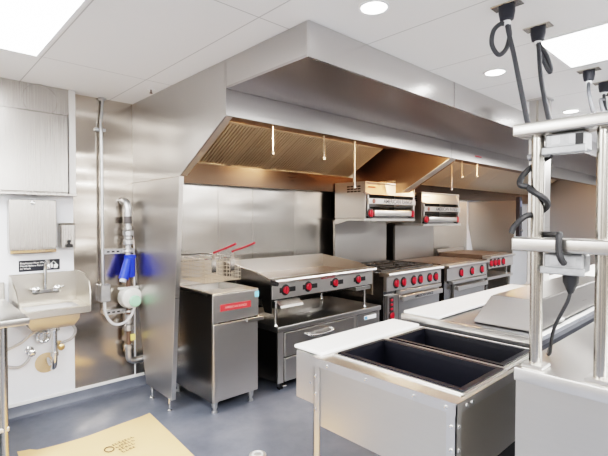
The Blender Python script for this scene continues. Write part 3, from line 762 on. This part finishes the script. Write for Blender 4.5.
MB().box(px_+.005, px_+.045, py_-.03, py_-.026, .455, .51).build('yellow_tag', YEL, t)
b = MB(); b.tube(smooth_path([(px_, py_, .42), (px_, py_, .34), (px_+.008, py_+.002, .295), (px_+.045, py_+.004, .272), (px_+.10, py_+.004, .27), (1.70, py_+.004, .27)], 6), .030, 14)
b.lathe((px_, py_, .38), [(.03, 0), (.037, .005), (.037, .03), (.03, .035)], 14); b.build('lower_elbow', GALV, t)
for z, x1, lb in ((1.218, 1.515, 'slotted steel strut bracket above the blue strainer'), (.705, 1.46, 'slotted steel strut bracket below the white regulator')):
    s_ = thing('strut_bracket', (1.37, 3.82, z), lb, 'bracket', 'strut brackets on the steel sheet')
    b = MB(); b.box(1.266, x1, 3.80, W-.005, z-.021, z+.021, .002); c = b.build('channel', GALV, s_)
    b = MB()
    for k in range(5): b.box(1.285+k*.04, 1.308+k*.04, 3.7985, 3.80, z-.006, z+.006)
    b.build('slots', DARK, c)
    b = MB(); b.ring((px_, py_, z), .030, .006, 'z', 20, 6, 1.6); b.box(px_-.05, px_-.034, py_, 3.80, z-.012, z+.012); b.build('clamp', GALV, s_)

# ------------------------------------------------------------------ paper on the floor
b = MB(); nx, ny = 26, 22
c00, c10, c11, c01 = Vector((.47, 1.9, 0)), Vector((1.31, 1.85, 0)), Vector((1.405, 3.215, 0)), Vector((.545, 3.25, 0))
G = []
for j in range(ny+1):
    row = []
    for i in range(nx+1):
        u, v = i/nx, j/ny
        p = (c00*(1-u)+c10*u)*(1-v)+(c01*(1-u)+c11*u)*v
        if v > .8:
            p.y += ((v-.8)/.2)*(-.07*math.sin(u*math.pi*1.15) + (.03 if u < .1 else 0))
        h = .004 + .006*max(0, math.sin(u*7+v*3))*abs(v-.5)*2 + .012*max(0, v-.9)*10*math.sin(u*3.1)**2
        p.z = h; row.append(b.bm.verts.new(p))
    G.append(row)
for j in range(ny):
    for i in range(nx): b.bm.faces.new((G[j][i], G[j][i+1], G[j+1][i+1], G[j+1][i]))
t = thing('kraft_paper_sheet', (.95, 2.6, 0), 'large tan kraft paper sheet lying on the blue grey floor', 'paper')
b.build('sheet', KRAFT, t)
xd = Vector((.97, .12, 0)).normalized(); yd = Vector((-.12, .97, 0)).normalized(); b = MB()
rnd = random.Random(3)
for k in range(4):
    o_ = Vector((1.02, 2.925, .009)) - yd*(k*.042); q = 0.
    while q < .15 - .02*k:
        w_ = rnd.uniform(.008, .02); h_ = rnd.uniform(.018, .03)
        for u0, u1, v0, v1 in ((q, q+w_, 0, .006), (q, q+.006, 0, h_), (q, q+w_, h_-.006, h_))[:rnd.choice((2, 3))]:
            c4 = [o_+xd*u0+yd*v0, o_+xd*u1+yd*v0, o_+xd*u1+yd*v1, o_+xd*u0+yd*v1]
            b.bm.faces.new([b.bm.verts.new(c) for c in c4])
        q += w_+.007
b.tube([tuple(Vector((.985, 2.90, .0085))+Vector((.028*math.cos(a*.6), .035*math.sin(a*.6), 0))) for a in range(11)], .004, 4)
b.build('printed_mark', INK, t)
# small cap on the floor
t = thing('floor_cleanout', (1.655, 2.205, 0), 'small round pale floor cleanout cap on the grey floor', 'floor cap')
MB().lathe((1.655, 2.205, 0), [(.055, 0), (.055, .004), (.048, .006)], 24).build('cap_plate', GALV, t)
MB().ring((1.655, 2.205, .008), .032, .006).build('cap_ring', PLASTIC, t)

# ------------------------------------------------------------------ hot well table (front)
AX0, AX1, AY0, AY1, AZ = 1.36, 2.20, .715, 1.385, .88
t = thing('steam_table', (1.78, 1.05, 0), 'stainless riveted steam table holding two black pans', 'table')
MB().box(AX0, AX0+.014, AY0+.005, AY1-.005, .582, AZ-.002).build('side_panel', STWARM, t)
MB().box(AX0+.014, AX1, AY0, AY0+.014, .582, AZ-.002).build('side_panel', STWARM, t)
MB().box(AX0+.014, AX1, AY1-.014, AY1, .582, AZ-.002).build('side_panel', ST, t)
MB().box(AX0+.014, AX1, AY0+.014, AY1-.014, .582, .60).build('bottom_panel', ST, t)
b = MB()
def angle(x, y, sx, sy, z0, z1, w=.036, th=.004):
    b.box(min(x, x+sx*w), max(x, x+sx*w), min(y, y+sy*th), max(y, y+sy*th), z0, z1); b.box(min(x, x+sx*th), max(x, x+sx*th), min(y, y+sy*w), max(y, y+sy*w), z0, z1)
for (x, y, sx, sy) in ((AX0-.005, AY0-.005, 1, 1), (AX0-.005, AY1+.005, 1, -1), (AX1, AY0-.005, -1, 1), (AX1, AY1+.005, -1, -1)):
    b = MB(); angle(x, y, sx, sy, 0.01, AZ-.004); b.box(min(x, x+sx*.036), max(x, x+sx*.036), min(y, y+sy*.036), max(y, y+sy*.036), 0, .011); b.build('leg', ST, t)
b = MB()
b.box(AX0-.009, AX0-.005, AY0-.009, AY1+.009, AZ-.034, AZ); b.box(AX0-.009, AX1, AY0-.009, AY0-.005, AZ-.034, AZ)
b.box(AX0-.009, AX0+.055, AY0-.009, AY1+.009, AZ, AZ+.004); b.box(AX0+.055, AX1, AY0-.009, AY0+.006, AZ, AZ+.004)
b.build('top_rail', ST, t)
b = MB()
def rivx(x, y, z): MB().lathe((x, y, z), [(.007, 0), (.0065, -.003), (.003, -.0045)], 10, 'x').build('rivet', CHROME, t)
def rivy(x, y, z): MB().lathe((x, y, z), [(.007, 0), (.0065, -.003), (.003, -.0045)], 10, 'y').build('rivet', CHROME, t)
for y in (AY0+.03, .87, 1.09, 1.30): rivx(AX0-.009, y, AZ-.017)
for z in (.80, .72, .65):
    rivx(AX0-.005, AY1-.008, z); rivx(AX0-.005, AY0+.013, z); rivy(AX0+.013, AY0-.005, z)
for x in (1.42, 1.46, 2.05): rivy(x, AY0-.009, AZ-.017)
b = MB()
b.box(AX0+.055, 1.462, AY0+.018, AY1, AZ-.012, AZ+.002); b.box(1.785, 1.832, AY0+.03, AY1-.03, AZ-.012, AZ+.002); b.box(2.136, AX1, AY0+.018, AY1, AZ-.012, AZ+.002)
b.box(1.462, 2.136, AY0+.018, AY0+.03, AZ-.012, AZ+.002); b.box(1.462, 2.136, AY1-.052, AY1, AZ-.012, AZ+.002)
b.build('well_deck', ST, t)
# bracketed shelf box on the cook side
MB().box(AX0+.022, AX0+.028, AY1+.006, 1.535, .655, .875).build('shelf_side', ST, t)
MB().box(AX0+.028, AX1-.02, AY1+.006, 1.535, .66, .876).build('shelf_box', ST, t)
MB().box(AX0+.0215, AX0+.0222, AY1+.05, AY1+.06, .74, .75).build('shelf_rivet', CHROME, t)

def pan(x0, x1, y0, y1, label):
    z = AZ+.0045
    t = thing('food_pan', ((x0+x1)/2, (y0+y1)/2, z), label, 'pan', 'deep black pans in the steam table')
    b = MB(); w = .022
    def rr(i): return [(x0+i, y0+i), (x1-i, y0+i), (x1-i, y1-i), (x0+i, y1-i)]
    loops = [(0, z-.004), (0, z+.010), (w, z+.010), (w+.004, z-.01), (w+.03, z-.17)]
    V = [[b.bm.verts.new((x, y, h)) for x, y in rr(i)] for i, h in loops]
    for A_, B_ in zip(V, V[1:]):
        for i in range(4): b.bm.faces.new((A_[i], A_[(i+1) % 4], B_[(i+1) % 4], B_[i]))
    b.bm.faces.new(V[-1]); 
    bmesh.ops.recalc_face_normals(b.bm, faces=list(b.bm.faces))
    b.build('pan_body', BLACKG, t, smooth=False)
    b = MB(); e = .012
    for q in ((x0-e, x1+e, y0-e, y0-.001), (x0-e, x1+e, y1+.001, y1+e), (x0-e, x0-.001, y0-.001, y1+.001), (x1+.001, x1+e, y0-.001, y1+.001)): b.box(*q, AZ+.003, AZ+.009)
    b.build('steel_flange', STLIGHT, t)
pan(1.452, 1.790, .735, 1.335, 'deep black pan in the steam table, the one at its open riveted end')
pan(1.826, 2.142, .752, 1.325, 'deep black pan in the steam table, the one next to the prep counter')
b = MB(); b.box(1.385, 2.18, 1.372, 1.555, AZ+.0025, AZ+.018, .003)
tag(b.build('cutting_board', BOARD, origin=(1.78, 1.46, AZ+.0025)), 'white cutting board along the cook side of the steam table', 'cutting board', 'white cutting boards')

# ------------------------------------------------------------------ refrigerated prep counter (middle)
BX0, BX1, BY0, BY1, BZ = 2.235, 3.86, .775, 1.50, .92
t = thing('prep_counter', (3.05, 1.14, 0), 'stainless prep counter with domed lid between the steam table and column', 'prep counter')
MB().box(BX0+.02, BX1, BY0+.03, BY1-.03, .10, BZ-.045).build('cabinet', BLACK, t)  # black stands for the dark gap under the rail, shade put into colour
b = MB()
b.box(BX0, BX1+.02, BY0-.012, BY1+.03, BZ-.045, BZ, .004, 2)
b.build('top', STGR, t)
b = MB(); b.box(BX0-.006, BX0+.02, BY0-.012, BY1+.03, BZ-.028, BZ+.006, .003); b.box(BX0+.021, BX1+.02, BY0-.014, BY0+.012, BZ-.02, BZ+.008, .003); b.build('edge_rail', STLIGHT, t)
for x in (BX0+.08, BX1-.08):
    for y in (BY0+.08, BY1-.08): leg6(t, x, y, .10)
# domed lid: frustum with sloped sides, hollow underside not visible
lx0, lx1, ly0, ly1 = 2.33, 3.84, .80, 1.13
b = MB()
b.hexa([(lx0, ly0, BZ+.009), (lx1, ly0, BZ+.009), (lx1, ly1, BZ+.009), (lx0, ly1, BZ+.009), (lx0+.10, ly0+.03, BZ+.155), (lx1-.06, ly0+.03, BZ+.155), (lx1-.06, ly1-.06, BZ+.155), (lx0+.10, ly1-.06, BZ+.155)])
e = list(b.bm.edges); bmesh.ops.bevel(b.bm, geom=e, offset=.006, segments=2, affect='EDGES')
lid = b.build('lid', STHOOD, t)
for x in (lx0+.35, lx1-.35): MB().box(x-.05, x+.05, ly0-.012, ly0+.004, BZ+.012, BZ+.026, .003).build('lid_hinge', STDK, lid)
b = MB(); b.box(2.25, 3.84, 1.29, 1.525, BZ+.0065, BZ+.022, .003)
tag(b.build('cutting_board', BOARD, origin=(3.05, 1.4, BZ+.0065)), 'long white cutting board on the prep counter behind the domed lid', 'cutting board', 'white cutting boards')

# square column beyond the prep counter
t = thing('service_column', (3.99, 1.35, 0), 'square stainless service column rising from floor to ceiling', 'column')
MB().box(3.91, 4.04, 1.29, 1.42, .0, CZ-.001, .003).build('shaft', STHOOD, t)
MB().box(3.897, 4.053, 1.277, 1.433, CZ-.012, CZ-.0005).build('ceiling_collar', ST, t)
b = MB(); b.box(3.909, 3.91, 1.345, 1.365, .95, 2.48); b.build('corner_seam', STPOST, t)

# second counter beyond the column so the line carries on
t = thing('far_counter', (5.1, 1.1, 0), 'stainless counter with a white top beyond the square column', 'counter')
MB().box(4.12, 6.2, .83, 1.47, .10, .90).build('cabinet', STSHADE, t)
MB().box(4.10, 6.22, .80, 1.50, .90, .93, .004).build('top', ST, t)
MB().box(4.14, 6.18, 1.0, 1.48, .9302, .948, .003).build('white_board', BOARD, t)
for x in (4.2, 6.1):
    for y in (.9, 1.4): leg6(t, x, y, .10)

# ------------------------------------------------------------------ right-hand counter with post shelving
CX, CYE, CZt = 1.52, .592, 1.0
t = thing('pickup_counter', (2.0, .0, 0), 'tall stainless pass counter in front with posts standing on its top', 'counter')
MB().box(CX+.006, 2.55, -1.2, CYE-.006, .10, CZt-.045).build('cabinet', STWARM, t)
b = MB(); b.box(CX, 2.56, -1.205, CYE, CZt-.045, CZt, .004, 2); b.build('top', ST, t)
for x in (CX+.08, 2.48):
    for y in (CYE-.08, -1.1): leg6(t, x, y, .10)

t = thing('pass_shelf', (1.575, .2, CZt), 'stainless two tier pass shelf on round posts above the pass counter', 'shelf')
for y in (.543, .355, -.9):
    p = MB().cyl((1.577, y, CZt+.0005), (1.577, y, 1.785), .0195, seg=20).build('post', STPOST, t)
    MB().box(1.577-.036, 1.577+.036, y-.036, y+.036, CZt+.0005, CZt+.012, .003).build('post_flange', STLIGHT, p)
def shelf(z0, z1):
    b = MB(); b.box(1.522, 1.632, -1.1, .606, z0, z1, .006, 3); return b.build('shelf', STSHELF, t)
shelf(1.776, 1.816); shelf(1.392, 1.436)

# outlet boxes under the shelves
def outlet(z, label):
    t = thing('outlet_box', (1.60, .455, z), label, 'outlet box', 'cast outlet boxes under the pass shelf')
    b = MB(); b.box(1.545, 1.625, .398, .512, z-.064, z-.004, .006); c = b.build('box', ZINC, t)
    MB().box(1.537, 1.545, .392, .520, z-.070, z-.046, .003).build('flange', ZINC, c)
    km = plain('knockout_grey', (.50, .51, .52), .4, .7)
    for y in (.43, .48): MB().box(1.5435, 1.545, y-.012, y+.012, z-.040, z-.012, .0005).build('knockout', km, c)
    return t
o1 = outlet(1.776, 'grey cast outlet box hung under the upper pass shelf')
g = MB(); g.tube([(1.585, .512, 1.722), (1.585, .575, 1.706)], .012, 12); g.lathe((1.585, .512, 1.722), [(.018, 0), (.018, .016)], 8, 'y')
g.build('cord_grip', plain('grip_grey', (.22, .22, .23), .45, .4), o1)
MB().box(1.5432, 1.545, .402, .424, 1.728, 1.765).build('switch_plate', BLACK, o1)
outlet(1.392, 'grey cast outlet box hung under the lower pass shelf')

# black cord spiralling round the post
b = MB(); pc = Vector((1.577, .543, 0)); pts = [(1.612, .515, 1.712), (1.618, .535, 1.702), (1.60, .572, 1.675), (1.575, .592, 1.645), (1.548, .588, 1.615)]
for k in range(9):
    a = R(125+k*32); pts.append((pc.x+.031*math.cos(a), pc.y+.031*math.sin(a), 1.607-k*.0115))
pts += [(1.548, .570, 1.508), (1.535, .600, 1.475), (1.53, .608, 1.45)]
b.tube(smooth_path(pts, 6), .01, 8)
tag(b.build('coiled_cord', CORDB), 'black cord coiled around the post below the upper outlet box', 'cord')
b = MB()
b.tube(smooth_path([(1.60, .53, 1.4475), (1.58, .50, 1.4475), (1.54, .465, 1.449), (1.515, .457, 1.449), (1.509, .456, 1.437), (1.509, .455, 1.40), (1.512, .450, 1.375), (1.530, .447, 1.360)], 6), .01, 8)
tag(b.build('looped_cord', CORDB), 'short black cord looped over the front of the lower pass shelf', 'cord')
t = thing('plug_lead', (1.57, .45, 1.3), 'black plug and cord hanging from the lower outlet box', 'power cord')
b = MB(); b.lathe((1.575, .440, 1.262), [(.008, 0), (.013, .012), (.022, .035), (.024, .064), (.018, .0655)], 14); b.build('plug', BLACK, t)
b = MB(); b.tube(smooth_path([(1.575, .440, 1.268), (1.577, .448, 1.235), (1.582, .466, 1.195), (1.60, .492, 1.14), (1.63, .510, 1.09), (1.68, .53, 1.03), (1.72, .55, 1.009), (1.80, .57, 1.009)], 6), .0055, 8); b.build('cord', CORDB, t)

# ------------------------------------------------------------------ ceiling cord drops
def cord_drop(x, y, label, path, loop=None, r=.0105):
    t = thing('power_drop', (x, y, CZ), label, 'cord', 'grey power cords dropping from the ceiling')
    MB().box(x-.035, x+.035, y-.065, y+.065, CZ-.007, CZ-.0005, .002).build('ceiling_plate', STPOST, t)
    b = MB(); b.lathe((x, y, CZ-.075), [(.016, 0), (.030, .006), (.036, .04), (.036, .068)], 16); b.build('receptacle', NAVY, t)
    b = MB(); b.lathe((x, y, CZ-.10), [(.012, 0), (.019, .008), (.018, .025)], 12); b.build('strain_relief', PLASTIC, t)
    MB().tube(smooth_path(path, 8), r, 10).build('cord', CORD, t)
    if loop: MB().tube(smooth_path(loop, 6), r, 10).build('cord_loop', CORD, t)
    return t
cord_drop(2.106, .869, 'grey ceiling cord with a wide round loop, nearest the front',
          [(2.106, .869, 2.42), (2.088, .852, 2.36), (2.024, .802, 2.229), (1.94, .738, 2.044), (1.766, .634, 1.821), (1.71, .58, 1.79), (1.67, .52, 1.783)],
          [(2.106, .871, 2.41), (2.085, .888, 2.412), (2.060, .910, 2.38), (2.053, .915, 2.318), (2.074, .893, 2.268), (2.100, .870, 2.292), (2.113, .858, 2.352), (2.110, .862, 2.405)])
cord_drop(2.465, .856, 'grey ceiling cord with a narrow twisted loop, second from the front',
          [(2.465, .856, 2.42), (2.42, .835, 2.36), (2.335, .80, 2.25), (2.225, .748, 2.103), (1.926, .608, 1.847), (1.74, .50, 1.80), (1.67, .43, 1.79)],
          [(2.465, .852, 2.42), (2.455, .838, 2.39), (2.475, .815, 2.34), (2.49, .800, 2.275), (2.485, .806, 2.26), (2.468, .825, 2.31), (2.455, .848, 2.38)])
cord_drop(3.423, .865, 'plain straight grey ceiling cord behind the upper pass shelf',
          [(3.423, .865, 2.42), (3.36, .85, 2.36), (3.18, .80, 2.27), (2.80, .691, 2.113), (2.24, .525, 1.903), (1.85, .40, 1.835), (1.68, .33, 1.822), (1.60, .30, 1.830)])
cord_drop(3.802, .864, 'grey ceiling cord farthest back, with a loop beside its receptacle',
          [(3.802, .864, 2.42), (3.74, .85, 2.36), (3.40, .79, 2.28), (2.90, .66, 2.10), (2.376, .52, 1.93), (1.85, .33, 1.838), (1.66, .24, 1.826), (1.58, .20, 1.830)],
          [(3.802, .86, 2.41), (3.83, .835, 2.40), (3.845, .80, 2.34), (3.825, .79, 2.25), (3.80, .81, 2.22), (3.785, .845, 2.28), (3.795, .86, 2.38)])
# sprinkler head
t = thing('sprinkler_head', (1.49, 3.31, CZ), 'tiny dark sprinkler head in the ceiling beside the hood', 'sprinkler')
MB().lathe((1.46, 3.31, CZ-.004), [(.03, 0), (.03, .0035)], 16).build('escutcheon', WHITE, t)
MB().lathe((1.46, 3.31, CZ-.032), [(.012, 0), (.012, .004), (.005, .006), (.005, .028)], 12).build('deflector', RUST, t)

# ------------------------------------------------------------------ camera, world, view
cam = bpy.data.cameras.new('camera'); co = bpy.data.objects.new('camera', cam); COL.objects.link(co)
F, yaw, pitch, roll = 437.7, .7499, -.02187, .0011
cam.sensor_fit = 'HORIZONTAL'; cam.sensor_width = 36; cam.lens = F*36/608; cam.clip_start = .02
fw = Vector((math.sin(yaw)*math.cos(pitch), math.cos(yaw)*math.cos(pitch), math.sin(pitch)))
rt = Vector((math.cos(yaw), -math.sin(yaw), 0)); up = rt.cross(fw)
c_, s_ = math.cos(roll), math.sin(roll)
rt2 = rt*c_+up*s_; up2 = -rt*s_+up*c_
co.matrix_world = Matrix.Translation((0, 0, 1.5)) @ Matrix((rt2, up2, -fw)).transposed().to_4x4()
scene.camera = co
w = bpy.data.worlds.new('world'); scene.world = w; w.use_nodes = True
w.node_tree.nodes['Background'].inputs[0].default_value = (.9, .92, 1, 1); w.node_tree.nodes['Background'].inputs[1].default_value = .3
scene.view_settings.view_transform = 'Filmic'
scene.view_settings.look = 'High Contrast'
scene.view_settings.exposure = 0.85
scene.cycles.use_denoising = True
scene.cycles.max_bounces = 10
scene.cycles.sample_clamp_indirect = 6
